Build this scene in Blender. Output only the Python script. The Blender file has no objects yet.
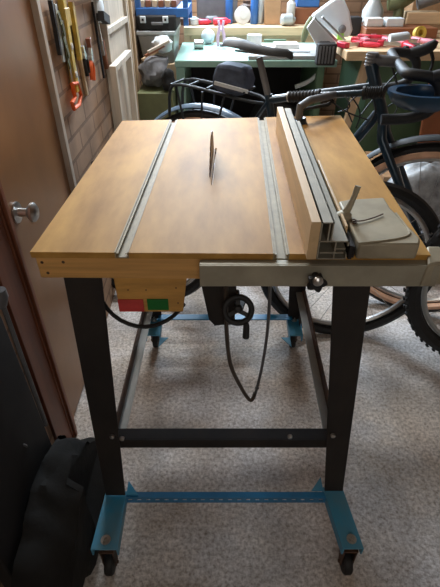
import bpy, bmesh, math, random
from mathutils import Vector, Matrix
random.seed(7)
V = Vector
PI = math.pi
S = bpy.context.scene
C = S.collection

# ------------------------------------------------------------------ camera
FPX, PITCH, EYE = 450.0, math.radians(36.9), 1.25
cd = bpy.data.cameras.new('camera'); cam = bpy.data.objects.new('camera', cd); C.objects.link(cam)
cd.sensor_fit = 'HORIZONTAL'; cd.sensor_width = 36; cd.lens = 36*FPX/440; cd.clip_start = .02
cam.location = (0, 0, EYE); cam.rotation_euler = (PI/2-PITCH, 0, 0)
S.camera = cam
# ------------------------------------------------------------------ world, light, exposure
S.view_settings.view_transform = 'Standard'; S.view_settings.look = 'None'
S.view_settings.gamma = 1; S.view_settings.use_curve_mapping = False
S.view_settings.exposure = 0.0
w = bpy.data.worlds.new('sky'); S.world = w; w.use_nodes = True
w.node_tree.nodes['Background'].inputs[0].default_value = (.75, .87, 1, 1)
w.node_tree.nodes['Background'].inputs[1].default_value = 1.2

def area(name, loc, target, sx, sy, power, col):
    l = bpy.data.lights.new(name, 'AREA'); l.shape = 'RECTANGLE'; l.size = sx; l.size_y = sy
    l.energy = power; l.color = col
    o = bpy.data.objects.new(name, l); C.objects.link(o); o.location = loc
    o.rotation_euler = (V(target)-V(loc)).to_track_quat('-Z', 'Y').to_euler()
    return o
area('daylight_through_window', (-.10, 3.84, 1.72), (-.02, .9, .6), .70, .75, 95, (.66, .83, 1.0))
area('rear_tube_light', (-.12, 2.82, 2.19), (-.05, 2.2, .0), 1.1, .14, 46, (.92, .96, 1.0))
area('wall_tube_light', (-.42, 1.72, 1.62), (.10, 1.2, .8), .5, .07, 7, (1.0, .95, .86))
area('front_fill_light', (.1, -1.22, 1.55), (.0, .7, .6), .9, .6, 5.2, (1.0, .90, .78))  # added fill behind the camera, brightens the faces turned towards it

# ------------------------------------------------------------------ pixel to point helpers (real positions in metres)
def ray(px, py):
    x = (px-220)/FPX; y = -(py-293.5)/FPX
    return V((x, math.cos(PITCH)+y*math.sin(PITCH), -math.sin(PITCH)+y*math.cos(PITCH)))
def atZ(px, py, z):
    r = ray(px, py); return r*((z-EYE)/r.z)+V((0, 0, EYE))
def atY(px, py, y):
    r = ray(px, py); return r*(y/r.y)+V((0, 0, EYE))
def atX(px, py, x):
    r = ray(px, py); return r*(x/r.x)+V((0, 0, EYE))

# ------------------------------------------------------------------ materials
def mat(name, col, rough=.6, metal=0, var=.15, scale=8, bump=0, stretch=(1, 1, 1), col2=None, detail=6, trans=0, coat=0):
    m = bpy.data.materials.new(name); m.use_nodes = True
    nt = m.node_tree; b = nt.nodes['Principled BSDF']
    b.inputs['Roughness'].default_value = rough; b.inputs['Metallic'].default_value = metal
    if trans: b.inputs['Transmission Weight'].default_value = trans
    if coat: b.inputs['Coat Weight'].default_value = coat; b.inputs['Coat Roughness'].default_value = .3
    tc = nt.nodes.new('ShaderNodeTexCoord'); mp = nt.nodes.new('ShaderNodeMapping')
    mp.inputs['Scale'].default_value = stretch
    nz = nt.nodes.new('ShaderNodeTexNoise'); nz.inputs['Scale'].default_value = scale; nz.inputs['Detail'].default_value = detail
    nz.inputs['Roughness'].default_value = .6
    nt.links.new(tc.outputs['Object'], mp.inputs[0]); nt.links.new(mp.outputs[0], nz.inputs['Vector'])
    rp = nt.nodes.new('ShaderNodeValToRGB'); nt.links.new(nz.outputs['Fac'], rp.inputs[0])
    c2 = col2 or tuple(c*(1-2*var) for c in col); c1 = tuple(min(1, c*(1+var)) for c in col)
    rp.color_ramp.elements[0].color = (*c2, 1); rp.color_ramp.elements[1].color = (*c1, 1)
    rp.color_ramp.elements[0].position = .32; rp.color_ramp.elements[1].position = .68
    nt.links.new(rp.outputs[0], b.inputs['Base Color'])
    if bump:
        bp = nt.nodes.new('ShaderNodeBump'); bp.inputs['Strength'].default_value = bump; bp.inputs['Distance'].default_value = .01
        nt.links.new(nz.outputs['Fac'], bp.inputs['Height']); nt.links.new(bp.outputs[0], b.inputs['Normal'])
    return m

def floor_mat():
    m = mat('concrete', (.80, .77, .74), .9, var=.16, scale=5, detail=12)
    nt = m.node_tree; b = nt.nodes['Principled BSDF']
    tc = [n for n in nt.nodes if n.type == 'TEX_COORD'][0]
    rp = [n for n in nt.nodes if n.type == 'VALTORGB'][0]
    fine = nt.nodes.new('ShaderNodeTexNoise'); fine.inputs['Scale'].default_value = 95; fine.inputs['Detail'].default_value = 6; fine.inputs['Roughness'].default_value = .75
    vor = nt.nodes.new('ShaderNodeTexVoronoi'); vor.inputs['Scale'].default_value = 26
    for n in (fine, vor): nt.links.new(tc.outputs['Object'], n.inputs['Vector'])
    fr = nt.nodes.new('ShaderNodeValToRGB'); fr.color_ramp.elements[0].position = .33; fr.color_ramp.elements[1].position = .6
    fr.color_ramp.elements[0].color = (.42, .37, .32, 1); fr.color_ramp.elements[1].color = (1.15, 1.15, 1.15, 1)
    nt.links.new(fine.outputs['Fac'], fr.inputs[0])
    pit = nt.nodes.new('ShaderNodeValToRGB'); pit.color_ramp.elements[0].position = .03; pit.color_ramp.elements[1].position = .13
    pit.color_ramp.elements[0].color = (.42, .38, .34, 1); pit.color_ramp.elements[1].color = (1, 1, 1, 1)
    nt.links.new(vor.outputs['Distance'], pit.inputs[0])
    a = nt.nodes.new('ShaderNodeMix'); a.data_type = 'RGBA'; a.blend_type = 'MULTIPLY'; a.inputs[0].default_value = 1
    nt.links.new(rp.outputs[0], a.inputs[6]); nt.links.new(fr.outputs[0], a.inputs[7])
    c = nt.nodes.new('ShaderNodeMix'); c.data_type = 'RGBA'; c.blend_type = 'MULTIPLY'; c.inputs[0].default_value = .8
    nt.links.new(a.outputs[2], c.inputs[6]); nt.links.new(pit.outputs[0], c.inputs[7])
    big = nt.nodes.new('ShaderNodeTexNoise'); big.inputs['Scale'].default_value = 1.7; big.inputs['Detail'].default_value = 8; big.inputs['Roughness'].default_value = .65
    nt.links.new(tc.outputs['Object'], big.inputs['Vector'])
    br_ = nt.nodes.new('ShaderNodeValToRGB'); br_.color_ramp.elements[0].position = .40; br_.color_ramp.elements[1].position = .58
    br_.color_ramp.elements[0].color = (.86, .78, .70, 1); br_.color_ramp.elements[1].color = (1, 1, 1.03, 1)
    nt.links.new(big.outputs['Fac'], br_.inputs[0])
    e = nt.nodes.new('ShaderNodeMix'); e.data_type = 'RGBA'; e.blend_type = 'MULTIPLY'; e.inputs[0].default_value = 1
    nt.links.new(c.outputs[2], e.inputs[6]); nt.links.new(br_.outputs[0], e.inputs[7])
    nt.links.new(e.outputs[2], b.inputs['Base Color'])
    bp = nt.nodes.new('ShaderNodeBump'); bp.inputs['Strength'].default_value = .8; bp.inputs['Distance'].default_value = .006
    nt.links.new(fine.outputs['Fac'], bp.inputs['Height']); nt.links.new(bp.outputs[0], b.inputs['Normal'])
    return m

def brick_mat():
    m = mat('painted_brick', (.42, .27, .17), .8, var=.2, scale=4)
    nt = m.node_tree; b = nt.nodes['Principled BSDF']
    tc = [n for n in nt.nodes if n.type == 'TEX_COORD'][0]; rp = [n for n in nt.nodes if n.type == 'VALTORGB'][0]
    sep = nt.nodes.new('ShaderNodeSeparateXYZ'); com = nt.nodes.new('ShaderNodeCombineXYZ')
    nt.links.new(tc.outputs['Object'], sep.inputs[0])
    add = nt.nodes.new('ShaderNodeMath'); nt.links.new(sep.outputs[0], add.inputs[0]); nt.links.new(sep.outputs[1], add.inputs[1])
    nt.links.new(add.outputs[0], com.inputs[0]); nt.links.new(sep.outputs[2], com.inputs[1])
    br = nt.nodes.new('ShaderNodeTexBrick'); br.inputs['Scale'].default_value = 1
    br.inputs['Brick Width'].default_value = .2; br.inputs['Row Height'].default_value = .07; br.inputs['Mortar Size'].default_value = .006
    br.inputs['Color1'].default_value = (1, 1, 1, 1); br.inputs['Color2'].default_value = (.82, .78, .75, 1); br.inputs['Mortar'].default_value = (.55, .52, .5, 1)
    nt.links.new(com.outputs[0], br.inputs['Vector'])
    a = nt.nodes.new('ShaderNodeMix'); a.data_type = 'RGBA'; a.blend_type = 'MULTIPLY'; a.inputs[0].default_value = 1
    nt.links.new(rp.outputs[0], a.inputs[6]); nt.links.new(br.outputs['Color'], a.inputs[7]); nt.links.new(a.outputs[2], b.inputs['Base Color'])
    bp = nt.nodes.new('ShaderNodeBump'); bp.inputs['Strength'].default_value = .6; bp.inputs['Distance'].default_value = .01
    nt.links.new(br.outputs['Color'], bp.inputs['Height']); nt.links.new(bp.outputs[0], b.inputs['Normal'])
    return m

def glow_mat(name, col, s):
    m = bpy.data.materials.new(name); m.use_nodes = True
    b = m.node_tree.nodes['Principled BSDF']; b.inputs['Emission Color'].default_value = (*col, 1); b.inputs['Emission Strength'].default_value = s
    return m

M = dict(
    floor=floor_mat(), brick=brick_mat(),
    plaster=mat('plaster', (.16, .12, .09), .9, scale=3),
    ceil=mat('ceiling_board', (.22, .18, .14), .9),
    top=mat('table_plywood', (.56, .31, .078), .62, var=.12, scale=3.6, stretch=(3.2, .9, 3), col2=(.34, .165, .034), detail=12),
    edge=mat('plywood_edge', (.68, .37, .12), .5, var=.12, scale=6, stretch=(.6, 3, 14)),
    pine=mat('pine', (.72, .50, .27), .5, var=.1, scale=5, stretch=(5, .5, 5)),
    pinex=mat('pine_long', (.66, .47, .28), .6, var=.12, scale=5, stretch=(.6, 5, 5)),
    pinez=mat('pine_upright', (.58, .42, .26), .6, var=.12, scale=5, stretch=(5, 5, .6)),
    palewood=mat('pale_painted_wood', (.60, .52, .42), .6, var=.12, scale=5, stretch=(5, 5, .8)),
    brass=mat('gold_anodised_channel', (.33, .265, .15), .6, .0, var=.12, scale=30),
    rail=mat('dusty_steel', (.36, .33, .25), .55, .25, var=.14, scale=9, detail=8),
    alu=mat('aluminium', (.34, .31, .24), .55, .1, var=.12, scale=14),
    cast=mat('dusty_casting', (.40, .35, .25), .6, .2, var=.16, scale=9, detail=8),
    black=mat('black_paint', (.010, .008, .008), .7, var=.3, scale=12),
    legm=mat('worn_black_steel', (.020, .015, .012), .75, .0, var=.3, scale=9, stretch=(1, 1, .5), col2=(.008, .006, .006)),
    rust=mat('rusty_steel', (.12, .060, .035), .6, .3, var=.35, scale=14, col2=(.035, .025, .02)),
    blue=mat('blue_enamel', (.015, .20, .42), .4, 0, var=.15, scale=9, coat=.3),
    blueworn=mat('worn_blue_enamel', (.035, .30, .52), .45, 0, var=.1, scale=11, col2=(.13, .30, .40)),
    steel=mat('steel', (.55, .54, .52), .3, .9, var=.1, scale=20),
    bladem=mat('blade_steel', (.12, .075, .05), .45, .6, var=.35, scale=30),
    rubber=mat('rubber', (.012, .012, .013), .6, var=.2, scale=40),
    rodm=mat('brown_rod', (.09, .07, .055), .45, .3),
    redl=mat('red_label', (.60, .06, .055), .5, var=.1, scale=20),
    greenl=mat('green_label', (.010, .17, .03), .5, var=.1, scale=20),
    swbox=mat('switch_box_plywood', (.62, .33, .085), .55, var=.15, scale=7, stretch=(1, 1, 6)),
    door=mat('brown_door', (.31, .15, .06), .38, var=.12, scale=4, stretch=(1, 1, .6), coat=.15),
    redwood=mat('red_brown_moulding', (.22, .07, .03), .4, var=.15, scale=6, stretch=(5, 5, .6)),
    strip=mat('pale_strip', (.52, .44, .36), .6, var=.1),
    white=mat('white_plastic', (.68, .73, .76), .45, var=.05),
    clear=mat('translucent_plastic', (.50, .50, .47), .3, var=.08, trans=.25),
    mint=mat('mint_desktop', (.25, .41, .34), .4, var=.07, scale=5),
    green=mat('green_panel', (.085, .155, .085), .6, var=.1, scale=5),
    olive=mat('olive_panel', (.14, .15, .065), .6, var=.15, scale=5),
    bluep=mat('blue_plastic', (.03, .13, .38), .4, var=.1),
    grey=mat('grey_plastic', (.16, .16, .165), .5, var=.15),
    lgrey=mat('light_grey_metal', (.46, .49, .49), .4, .3, var=.08),
    red=mat('red_plastic', (.62, .03, .06), .4, var=.12),
    pink=mat('pink_plastic', (.72, .27, .33), .45, var=.1),
    lilac=mat('pale_pink_plastic', (.75, .50, .66), .5, var=.08),
    orange=mat('orange_plastic', (.80, .13, .025), .45, var=.1),
    yellow=mat('yellow_paint', (.62, .43, .07), .5, var=.2, scale=20),
    limey=mat('lime_sticker', (.30, .65, .08), .5, var=.05),
    teal=mat('teal_plastic', (.04, .22, .26), .4, var=.25, scale=10),
    foil=mat('crumpled_grey_sheet', (.40, .42, .44), .4, .2, var=.3, scale=14, bump=.6),
    brown=mat('brown_board', (.24, .085, .035), .6, var=.12, scale=5),
    card=mat('cardboard', (.42, .25, .13), .8, var=.1),
    paper=mat('white_paper', (.62, .60, .56), .8, var=.1),
    helmb=mat('helmet_blue', (.010, .05, .11), .35, 0, var=.2),
    frameb=mat('blue_bike_paint', (.010, .032, .055), .3, .3, var=.2, coat=.4),
    framed=mat('dark_bike_paint', (.02, .026, .032), .6, 0, var=.2),
    fend=mat('blue_grey_mudguard', (.10, .17, .26), .3, 0, var=.15, coat=.3),
    tan=mat('tan_sidewall', (.72, .42, .27), .7, var=.15, scale=20),
    tape=mat('bar_tape', (.012, .013, .015), .6, var=.2, scale=60),
    bag=mat('black_nylon', (.008, .007, .006), .95, var=.3, scale=10, bump=.5),
    sbag=mat('navy_saddle_bag', (.07, .09, .14), .8, var=.2, scale=30),
    cloth=mat('grey_cloth', (.17, .165, .17), .9, var=.35, scale=12, bump=.4),
    hose=mat('grey_hose', (.14, .14, .145), .35, .4, var=.15),
    bark=mat('firewood', (.30, .16, .08), .85, var=.3, scale=20),
    glow=glow_mat('lit_tube', (1, .95, .88), 3.0),
)
_t = M['top'].node_tree.nodes['Principled BSDF']; _t.inputs['Specular IOR Level'].default_value = .28
gl = bpy.data.materials.new('window_glass'); gl.use_nodes = True
_b = gl.node_tree.nodes['Principled BSDF']; _b.inputs['Transmission Weight'].default_value = 1; _b.inputs['Roughness'].default_value = 0; _b.inputs['IOR'].default_value = 1.05
M['glass'] = gl

# ------------------------------------------------------------------ mesh builder
class MB:
    def __init__(s): s.v = []; s.f = []
    def add(s, vs, fs):
        n = len(s.v); s.v += [V(a) for a in vs]; s.f += [tuple(i+n for i in f) for f in fs]; return s
    def box(s, a, b):
        x0, y0, z0 = a; x1, y1, z1 = b
        return s.hexa([(x0, y0, z0), (x1, y0, z0), (x1, y1, z0), (x0, y1, z0)], [(x0, y0, z1), (x1, y0, z1), (x1, y1, z1), (x0, y1, z1)])
    def hexa(s, bot, top):
        return s.add(list(bot)+list(top), [(3, 2, 1, 0), (4, 5, 6, 7), (0, 1, 5, 4), (1, 2, 6, 5), (2, 3, 7, 6), (3, 0, 4, 7)])
    def cbox(s, c, size, rx=0, ry=0, rz=0):
        m = Matrix.Rotation(rz, 3, 'Z') @ Matrix.Rotation(ry, 3, 'Y') @ Matrix.Rotation(rx, 3, 'X')
        h = V(size)/2; c = V(c)
        p = [c+m @ V((sx*h.x, sy*h.y, sz*h.z)) for sz in (-1, 1) for sx, sy in ((-1, -1), (1, -1), (1, 1), (-1, 1))]
        return s.hexa(p[:4], p[4:])
    def prism(s, poly, ext):
        n = len(poly); e = V(ext); a = [V(p) for p in poly]
        return s.add(a+[p+e for p in a], [tuple(range(n-1, -1, -1)), tuple(range(n, 2*n))]+[(i, (i+1) % n, n+(i+1) % n, n+i) for i in range(n)])
    def bar(s, p, q, wdt, h, up=(0, 0, 1)):
        p, q = V(p), V(q); d = (q-p).normalized(); sx = d.cross(V(up)).normalized()*wdt/2; u = sx.cross(d).normalized()*h/2
        return s.hexa([p-sx-u, p+sx-u, p+sx+u, p-sx+u], [q-sx-u, q+sx-u, q+sx+u, q-sx+u])
    def tube(s, pts, r, n=8, closed=False, smooth=0):
        pts = [V(p) for p in pts]
        rs = list(r) if isinstance(r, (list, tuple)) else [r]*len(pts)
        for _ in range(smooth):
            q = []; t = []
            m = len(pts)
            for i in range(m if closed else m-1):
                a, b = pts[i], pts[(i+1) % m]; ra, rb = rs[i], rs[(i+1) % m]
                q += [a*.75+b*.25, a*.25+b*.75]; t += [ra*.75+rb*.25, ra*.25+rb*.75]
            if not closed: q = [pts[0]]+q+[pts[-1]]; t = [rs[0]]+t+[rs[-1]]
            pts, rs = q, t
        m = len(pts); vs = []; prev = None
        for i in range(m):
            a = pts[i-1] if (i > 0 or closed) else pts[0]; b = pts[(i+1) % m] if (i < m-1 or closed) else pts[-1]
            d = (b-a).normalized()
            if prev is None:
                ref = V((0, 0, 1)) if abs(d.z) < .9 else V((1, 0, 0)); u = d.cross(ref).normalized()
            else: u = (prev-d*prev.dot(d)).normalized()
            prev = u; k = d.cross(u)
            vs += [pts[i]+(u*math.cos(2*PI*j/n)+k*math.sin(2*PI*j/n))*rs[i] for j in range(n)]
        fs = [(i*n+j, i*n+(j+1) % n, ((i+1) % m)*n+(j+1) % n, ((i+1) % m)*n+j) for i in range(m if closed else m-1) for j in range(n)]
        if not closed: fs += [tuple(range(n-1, -1, -1)), tuple((m-1)*n+j for j in range(n))]
        return s.add(vs, fs)
    def cyl(s, p, q, r, n=16): return s.tube([p, q], r, n)
    def ring(s, c, axis, R, r, n=40, m=8, a0=0, a1=2*PI, ref=None):
        c, ax = V(c), V(axis).normalized(); u = V(ref) if ref else (ax.cross(V((0, 0, 1))) if abs(ax.z) < .9 else V((1, 0, 0)))
        u = (u-ax*u.dot(ax)).normalized(); k = ax.cross(u); full = abs(a1-a0-2*PI) < 1e-4
        cnt = n if full else n+1
        pts = [c+(u*math.cos(a0+(a1-a0)*i/n)+k*math.sin(a0+(a1-a0)*i/n))*R for i in range(cnt)]
        return s.tube(pts, r, m, closed=full)
    def lathe(s, c, axis, prof, n=20):
        c, ax = V(c), V(axis).normalized(); u = (ax.cross(V((0, 0, 1))) if abs(ax.z) < .9 else V((1, 0, 0))).normalized(); k = ax.cross(u)
        vs = [c+ax*h+(u*math.cos(2*PI*j/n)+k*math.sin(2*PI*j/n))*r for r, h in prof for j in range(n)]; m = len(prof)
        fs = [(i*n+j, i*n+(j+1) % n, (i+1)*n+(j+1) % n, (i+1)*n+j) for i in range(m-1) for j in range(n)]
        fs += [tuple(range(n-1, -1, -1)), tuple((m-1)*n+j for j in range(n))]
        return s.add(vs, fs)
    def blob(s, c, r, amp=.2, seed=0, nu=18, nv=12, flat=True):
        rnd = random.Random(seed); ph = [(rnd.uniform(1, 4), rnd.uniform(0, 6), rnd.uniform(1, 4), rnd.uniform(0, 6)) for _ in range(5)]
        c = V(c); vs = []
        for i in range(nv+1):
            t = PI*i/nv
            for j in range(nu):
                a = 2*PI*j/nu
                k = 1+amp*sum(math.sin(p[0]*2*t+p[1])*math.sin(round(p[2])*a+p[3]) for p in ph)/2.2*math.sin(t)
                z = math.cos(t)*r[2]*k
                vs.append(c+V((math.sin(t)*math.cos(a)*r[0]*k, math.sin(t)*math.sin(a)*r[1]*k, max(z, -r[2]*.98) if flat else z)))
        fs = [(i*nu+j, (i+1)*nu+j, (i+1)*nu+(j+1) % nu, i*nu+(j+1) % nu) for i in range(nv) for j in range(nu)]
        return s.add(vs, fs)
    def build(s, name, m, parent=None, bevel=0, smooth=True, thing=None, loc=None):
        o0 = V(loc) if loc is not None else (V(parent['_o']) if parent else V((0, 0, 0)))
        if loc is None and parent is None and thing:
            n = len(s.v); o0 = V((sum(v.x for v in s.v)/n, sum(v.y for v in s.v)/n, min(v.z for v in s.v)))
        me = bpy.data.meshes.new(name); me.from_pydata([tuple(v-o0) for v in s.v], [], s.f); me.materials.append(M[m])
        bm = bmesh.new(); bm.from_mesh(me); bmesh.ops.remove_doubles(bm, verts=bm.verts, dist=1e-6) if False else None
        bmesh.ops.recalc_face_normals(bm, faces=bm.faces); bm.to_mesh(me); bm.free()
        if smooth:
            me.shade_smooth(); me.set_sharp_from_angle(angle=.7)
        o = bpy.data.objects.new(name, me); C.objects.link(o)
        if parent: o.parent = parent
        else: o.location = o0
        o['_o'] = tuple(o0)
        if bevel:
            b = o.modifiers.new('bevel', 'BEVEL'); b.width = bevel; b.segments = 2; b.limit_method = 'ANGLE'
        if thing: tag(o, *thing)
        return o
def tag(o, label, cat, group=None):
    o['label'] = label; o['category'] = cat
    if group: o['group'] = group
    return o
def root(name, loc, label, cat, group=None):
    o = bpy.data.objects.new(name, None); C.objects.link(o); o.location = loc; o.empty_display_size = .05
    o['_o'] = tuple(loc); return tag(o, label, cat, group)
def struct(o): o['kind'] = 'structure'; return o
def clone(o, loc, rz=0, label=None):
    r = o.copy(); C.objects.link(r); r.location = loc; r.rotation_euler = (0, 0, rz)
    if label: r['label'] = label
    for ch in list(o.children):
        c = ch.copy(); C.objects.link(c); c.parent = r
        for g in list(ch.children):
            d = g.copy(); C.objects.link(d); d.parent = c
    return r

# ------------------------------------------------------------------ room shell
XL, XR, YB, YF, ZC = -.487, 2.3, 3.95, -1.3, 2.3
struct(MB().box((XL-.1, YF-.1, -.1), (XR+.1, YB+.1, 0)).build('floor', 'floor', smooth=False))
struct(MB().box((XL-.1, YF-.1, ZC), (XR+.1, YB+.1, ZC+.1)).build('ceiling', 'ceil', smooth=False))
struct(MB().box((XL-.1, 1.412, 0), (XL, YB+.1, ZC)).box((XL-.1, YF-.1, 0), (XL, .895, ZC)).box((XL-.1, .895, 2.0), (XL, 1.412, ZC)).build('wall_left', 'brick', smooth=False))
struct(MB().box((XR, YF-.1, 0), (XR+.1, YB+.1, ZC)).build('wall_right', 'brick', smooth=False))
struct(MB().box((XL, YF-.1, 0), (XR, YF, 1.2)).box((XL, YF-.1, 1.9), (XR, YF, ZC)).box((XL, YF-.1, 1.2), (-.38, YF, 1.9)).box((.58, YF-.1, 1.2), (XR, YF, 1.9)).build('wall_front', 'plaster', smooth=False))  # opening added only to house the front fill
w2 = MB()  # made-up window, frame and pane, around the front fill
for a, b in (((-.38, 1.2), (.58, 1.24)), ((-.38, 1.86), (.58, 1.9)), ((-.38, 1.24), (-.34, 1.86)), ((.54, 1.24), (.58, 1.86))): w2.box((a[0], YF-.06, a[1]), (b[0], YF-.02, b[1]))
w2 = struct(w2.build('added_fill_window', 'white', smooth=False))
MB().box((-.34, YF-.045, 1.24), (.54, YF-.04, 1.86)).build('window_pane', 'glass', w2, smooth=False)
wx0, wx1, wz0, wz1 = -.46, .28, 1.33, 2.10
struct(MB().box((XL, YB, 0), (XR, YB+.1, wz0)).box((XL, YB, wz1), (XR, YB+.1, ZC)).box((XL, YB, wz0), (wx0, YB+.1, wz1)).box((wx1, YB, wz0), (XR, YB+.1, wz1)).build('wall_back', 'brick', smooth=False))
wf = MB()
for a, b in (((wx0, wz0), (wx1, wz0+.04)), ((wx0, wz1-.04), (wx1, wz1)), ((wx0, wz0), (wx0+.04, wz1)), ((wx1-.04, wz0), (wx1, wz1)), ((-.11, wz0), (-.07, wz1))):
    wf.box((a[0], YB+.02, a[1]), (b[0], YB+.06, b[1]))
wo = struct(wf.build('window_1', 'white', smooth=False))
MB().box((wx0+.04, YB+.035, wz0+.04), (wx1-.04, YB+.04, wz1-.04)).build('window_pane', 'glass', wo, smooth=False)
# the flush brown door in the left wall and the mouldings beside it
dr = struct(MB().box((XL-.045, .925, .01), (XL-.004, 1.385, 1.98)).build('door_1', 'door', bevel=.002))
kb = MB(); kc = V((XL-.004, .985, .755))
kb.lathe(kc, (1, 0, 0), [(.026, 0), (.026, .004), (.011, .007), (.010, .026), (.018, .031), (.0235, .037), (.0235, .043), (.017, .049), (.006, .051)], 24)
kb.build('door_knob', 'steel', dr)
struct(MB().box((XL-.045, 1.386, 0), (XL+.012, 1.412, 2.0)).build('trim_1', 'strip', bevel=.002))
tr = MB().box((XL-.045, .885, 0), (XL+.014, .923, 2.0)).box((XL+.0145, .892, 0), (XL+.022, .904, 2.0)).box((XL-.001, .80, 0), (XL+.010, .884, 2.0))
struct(tr.build('trim_2', 'redwood', bevel=.002))
# ceiling lamps
for i, (x, y, lx, ly) in enumerate(((-.455, 1.72, .02, .26), (-.12, 2.82, .30, .06))):
    r_ = root('ceiling_light', (x, y, 2.2 if i else 1.66), ('fluorescent tube lamp on the left wall above the hanging tools', 'fluorescent tube lamp on the ceiling in front of the desk')[i], 'lamp')
    MB().box((x-lx-.01, y-ly-.01, 2.255 if i else 1.66), (x+lx+.01, y+ly+.01, 2.3 if i else 1.70)).build('lamp_body', 'white', r_, bevel=.004)
    zt_ = 2.232 if i else 1.644
    MB().cyl((x-(lx if lx > .1 else 0), y-(ly if ly > .1 else 0), zt_), (x+(lx if lx > .1 else 0), y+(ly if ly > .1 else 0), zt_), .014).build('lamp_tube', 'glow', r_)

# ------------------------------------------------------------------ table saw
TZ = .83
ts = root('table_saw', (.02, .95, 0), 'homemade table saw with a worn plywood top, black metal legs and blue castered feet', 'table saw')
FLp, FRp, BRp, BLp = V((-.337, .682)), V((.370, .672)), V((.397, 1.535)), V((-.311, 1.474))
def tp(u, v):
    a = FLp.lerp(FRp, u); b = BLp.lerp(BRp, u); return a.lerp(b, v)
def quad(mb, u0, u1, v0, v1, z0, z1, fr=None):
    p = [tp(u0, v0), tp(u1, v0), tp(u1, v1), tp(u0, v1)]
    mb.hexa([(*q, z0) for q in p], [(*q, z1) for q in p])
GA0, GA1, GB0, GB1 = .212, .248, .609, .650
KU, KV0, KV1 = .437, .36, .66
t = MB()
for u0, u1, v0, v1 in ((0, GA0, 0, 1), (GA1, KU-.0025, 0, 1), (KU+.0025, GB0, 0, 1), (KU-.0025, KU+.0025, 0, KV0), (KU-.0025, KU+.0025, KV1, 1), (GB1, 1, 0, 1)):
    quad(t, u0, u1, v0, v1, TZ-.012, TZ)
t.build('tabletop', 'top', ts, smooth=False)
t = MB(); quad(t, .006, .996, .006, .995, .771, TZ-.0125); t.build('tabletop_frame', 'edge', ts, bevel=.0015)
t = MB()
for a, b in ((.012, .79), (.012, .785), (.05, .797)):
    p = tp(a if a > .012 else .02, 0)
for u, z in ((.02, .805), (.028, .782), (.075, .806)):
    p = tp(u, 0); MB().cyl((p.x, p.y+.008, z), (p.x, p.y+.0045, z), .003, 10).build('screw', 'rust', ts)
for a, b in ((GA0, GA1), (GB0, GB1)):
    g = MB(); wdt = .0035
    quad(g, a, a+wdt, 0, 1, TZ-.012, TZ+.0008); quad(g, b-wdt, b, 0, 1, TZ-.012, TZ+.0008)
    quad(g, a+wdt, b-wdt, 0, 1, TZ-.012, TZ-.0095)
    quad(g, a+wdt, a+wdt+.006, 0, 1, TZ-.003, TZ-.0015); quad(g, b-wdt-.006, b-wdt, 0, 1, TZ-.003, TZ-.0015)
    g.build('mitre_track', 'brass', ts, smooth=False)
# blade
bc = V((-.021, 1.118, .797)); R0 = .107; bd = V((.033, 1, 0)).normalized(); nn = V((1, -.033, 0))
poly = []
NT = 40
for i in range(NT):
    a = 2*PI*i/NT
    for r, da in ((R0-.006, 0), (R0, .06), (R0-.001, .11)):
        poly.append(bc+bd*math.cos(a+da)*r+V((0, 0, 1))*math.sin(a+da)*r-nn*.0012)
MB().prism(poly, nn*.0024).build('saw_blade', 'bladem', ts, smooth=False)
MB().cyl(bc-nn*.02, bc+nn*.02, .013).cyl(bc-nn*.006, bc+nn*.006, .028).build('arbor', 'steel', ts)
m_ = MB().box((-.15, 1.02, .60), (-.035, 1.20, .768))
m_.build('motor_housing', 'black', ts, bevel=.01)
# front rail
FY = .652
rl = MB()
x0, x1 = -.036, .385
rl.box((x0, FY, .776), (x1, FY+.004, .820)).box((x0, FY+.004, .816), (x1, .672, .820)).box((x0, FY+.004, .776), (x1, .668, .779))
rl.build('front_rail', 'rail', ts, bevel=.001)
MB().hexa([(.355, FY-.004, .777), (.400, FY+.004, .777), (.404, .70, .777), (.372, .70, .777)], [(.358, FY-.004, .825), (.392, FY+.006, .825), (.398, .70, .832), (.372, .70, .832)]).build('rail_end_cap', 'cast', ts, bevel=.004)
rk = MB(); kx = atY(316, 278, FY-.01)
rk.cyl(kx+V((0, .012, 0)), kx+V((0, -.004, 0)), .006)
star = []
for i in range(20):
    a = 2*PI*i/20; r = .0155+.0035*math.cos(5*a); star.append(kx+V((math.cos(a)*r, -.004, math.sin(a)*r-.004)))
rk.prism(star, (0, -.010, 0)); kn = rk.build('clamp_knob', 'rubber', ts, bevel=.001)
MB().lathe(kx+V((0, -.014, .004)), (0, -1, 0), [(.009, 0), (.009, .004), (.005, .007), (.001, .008)], 16).build('knob_bolt', 'steel', kn)
# tapered, slightly splayed angle-steel legs
def leg(xt0, xt1, yt, xb0, xb1, yb, side, zt=.770, zb=.128, back=1):
    m = MB(); th = .004*back
    m.hexa([(xb0, yb, zb), (xb1, yb, zb), (xb1, yb+th, zb), (xb0, yb+th, zb)], [(xt0, yt, zt), (xt1, yt, zt), (xt1, yt+th, zt), (xt0, yt+th, zt)])
    xb, xt = (xb0, xt0) if side < 0 else (xb1, xt1); s_ = .004*(-side)
    d1, d0 = .062*back, .042*back
    m.hexa([(xb, yb+th, zb), (xb+s_, yb+th, zb), (xb+s_, yb+d0, zb), (xb, yb+d0, zb)], [(xt, yt+th, zt), (xt+s_, yt+th, zt), (xt+s_, yt+d1, zt), (xt, yt+d1, zt)])
    return m.build('leg', 'legm', ts, bevel=.001)
leg(-.294, -.222, .694, -.297, -.246, .620, -1)
leg(.210, .281, .682, .274, .322, .632, 1)
leg(-.270, -.200, 1.27, -.275, -.225, 1.335, -1, back=-1)
leg(.215, .285, 1.27, .262, .305, 1.330, 1, back=-1)
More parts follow.
